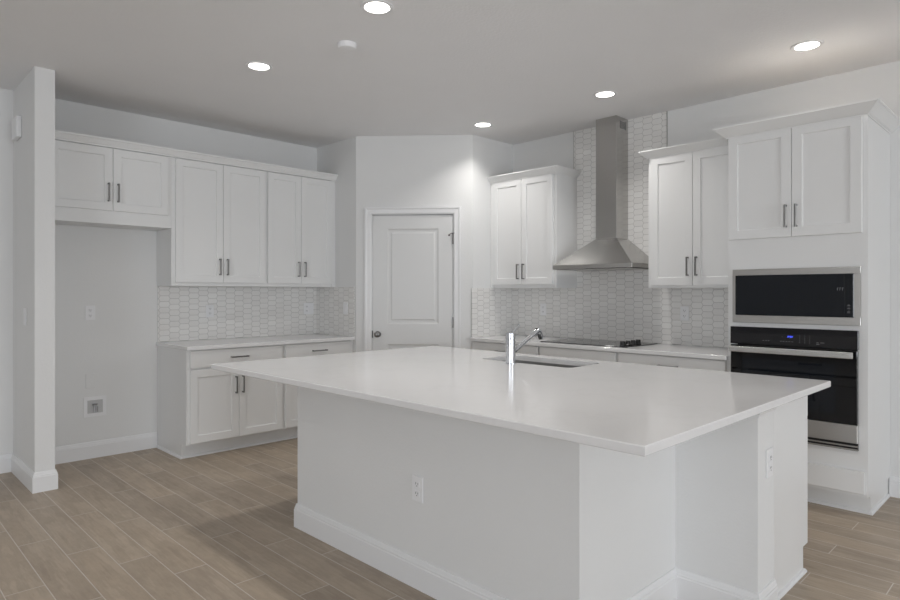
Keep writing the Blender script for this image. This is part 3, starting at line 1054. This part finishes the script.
MB().cyl((0.297, 0, 0.1365), (0.2972, 0, 0.131), 0.0135, 0.0125, 16).build('nozzle', M['black_plastic'], sp_)
MB().box(0.246, 0.266, -0.006, 0.006, 0.193, 0.2025, 0.001).build('spray_button', M['black_plastic'], sp_)

# ------------------------------------------------------------------ wall plates
def frame_for(axis, sgn):
    # rotation so local -y is the outward normal
    return {('y', -1): 0, ('x', -1): -PI / 2, ('x', 1): PI / 2, ('y', 1): PI}[(axis, sgn)]
def outlet(loc, rz, label, name='outlet', gangs=1, style='duplex', m='plastic', group=None):
    t = thing(name, label, 'outlet' if name == 'outlet' else ('switch' if 'switch' in name else 'cover plate'), loc, rz, group)
    w2 = 0.036 + 0.023 * (gangs - 1)
    MB().box(-w2, w2, -0.006, -0.0005, -0.058, 0.058, 0.002).build('plate', M[m], t)
    for gi in range(gangs):
        gx = (gi - (gangs - 1) / 2) * 0.046
        if style == 'duplex' or (style == 'mixed' and gi == 0):
            for zz in (-0.0215, 0.0215):
                r_ = MB().box(gx - 0.0165, gx + 0.0165, -0.0085, -0.0061, zz - 0.0145, zz + 0.0145, 0.001).build('receptacle', M[m], t)
                mb = MB()
                mb.box(gx - 0.0085, gx - 0.0055, -0.0089, -0.00855, zz - 0.002, zz + 0.008)
                mb.box(gx + 0.0055, gx + 0.0085, -0.0089, -0.00855, zz - 0.002, zz + 0.007)
                mb.cyl((gx, -0.0089, zz - 0.008), (gx, -0.00855, zz - 0.008), 0.0028, seg=10)
                mb.build('slots', M['dark_slot'], r_)
        elif style in ('rocker', 'mixed'):
            MB().box(gx - 0.0165, gx + 0.0165, -0.0095, -0.0061, -0.033, 0.033, 0.0015).build('rocker', M[m], t)
    return t
outlet((1.448, YN, 1.165), 0, 'white outlet high on the refrigerator bay wall', style='duplex')
outlet((1.452, YN, 0.620), 0, 'blank wall-coloured cover plate in the refrigerator bay above the valve box', name='cover_plate', style='blank', m='wall')
outlet((2.420, YN - TT, 1.161), 0, 'white outlet on the left backsplash above the wide drawer')
outlet((3.452, YN - TT, 1.165), 0, 'white double wall plate near the right end of the left backsplash', gangs=2, style='mixed')
outlet((PX - TT, 5.045, 1.175), -PI / 2, 'white switch on the tiled return wall by the pantry', name='light_switch', style='rocker')
outlet((XE - TT, 3.664, 1.165), -PI / 2, 'white outlet on the backsplash under the cabinet left of the hood')
outlet((XE - TT, 2.250, 1.160), -PI / 2, 'white outlet on the backsplash between the cooktop and the oven cabinet')
outlet((BX0, 2.090, 0.446), -PI / 2, 'white outlet low on the long front face of the island')
outlet((2.722, PY0, 0.630), 0, 'white outlet on the narrow right end of the island')
outlet((WX0, 5.150, 1.160), -PI / 2, 'white switch on the left side of the wing wall', name='light_switch', style='rocker')
t = thing('door_chime', 'white box high on the left side of the wing wall', 'door chime', (WX0, 5.36, 2.505), -PI / 2)
MB().box(-0.09, 0.09, -0.032, -0.0005, -0.075, 0.075, 0.006, 2).build('cover', M['plastic'], t)
# recessed water valve box
t = thing('water_valve_box', 'white recessed water valve box low on the refrigerator bay wall', 'valve box', (1.484, YN, 0.412), 0)
mb = MB()
mb.box(-0.082, -0.056, -0.006, -0.0005, -0.080, 0.080, 0.001).box(0.056, 0.082, -0.006, -0.0005, -0.080, 0.080, 0.001)
mb.box(-0.056, 0.056, -0.006, -0.0005, 0.052, 0.080, 0.001).box(-0.056, 0.056, -0.006, -0.0005, -0.080, -0.052, 0.001)
mb.build('frame', M['plastic'], t)
MB().box(-0.0555, 0.0555, -0.0025, -0.0005, -0.0515, 0.0515).build('recess', M['grout_box'], t)
mb = MB().cyl((-0.005, -0.012, -0.045), (-0.005, -0.012, 0.018), 0.008, seg=14).box(-0.025, 0.015, -0.022, -0.014, 0.012, 0.024, 0.002)
mb.cyl((0.018, -0.010, -0.050), (0.018, -0.010, 0.000), 0.004, seg=10)
mb.build('valve', M['chrome'], t, smooth=True)

# ------------------------------------------------------------------ ceiling fittings
def downlight(x, y, label):
    t = thing('downlight', label, 'ceiling light', (x, y, H), 0)
    MB().lathe([(0.066, -0.0005), (0.066, -0.004), (0.072, -0.007), (0.086, -0.0055), (0.089, -0.0005)], seg=40).build('trim_ring', M['plastic'], t, smooth=True)
    MB().lathe([(0, -0.0035), (0.0655, -0.0035), (0.0655, -0.0008), (0, -0.0008)], seg=40).build('lens', M['lens'], t, smooth=True)
    d = bpy.data.lights.new('downlight_lamp', 'AREA')
    d.shape = 'DISK'
    d.size = 0.13
    d.energy = LAMP_POWER
    d.color = LAMP_COL
    d.spread = math.radians(118)
    o = bpy.data.objects.new('lamp', d)
    C.objects.link(o)
    o.parent = t
    o.location = (0, 0, -0.006)
    return t
downlight(1.995, 3.825, 'lit round ceiling downlight, leftmost, above the left end of the island')
downlight(2.026, 2.599, 'lit round ceiling downlight at the top edge of the photo')
downlight(4.139, 2.525, 'lit round ceiling downlight in front of the range hood')
downlight(4.112, 3.747, 'lit round ceiling downlight in front of the pantry door')
downlight(4.202, 1.167, 'lit round ceiling downlight above the oven cabinet')
for x, y, l in ((2.05, 1.30, 'lit ceiling downlight above the near end of the island'), (-0.4, 3.6, 'added fill downlight, out of view, left of the camera'),
                (2.6, -1.4, 'added fill downlight, out of view, by the patio door')):  # last two are added out of view for extra light
    downlight(x, y, l)
t = thing('smoke_detector', 'small round white smoke detector on the ceiling between two downlights', 'smoke detector', (2.198, 3.113, H))
MB().lathe([(0.058, -0.0005), (0.058, -0.018), (0.050, -0.030), (0.020, -0.034), (0, -0.034)], seg=36).build('housing', M['ceiling'], t, smooth=True)
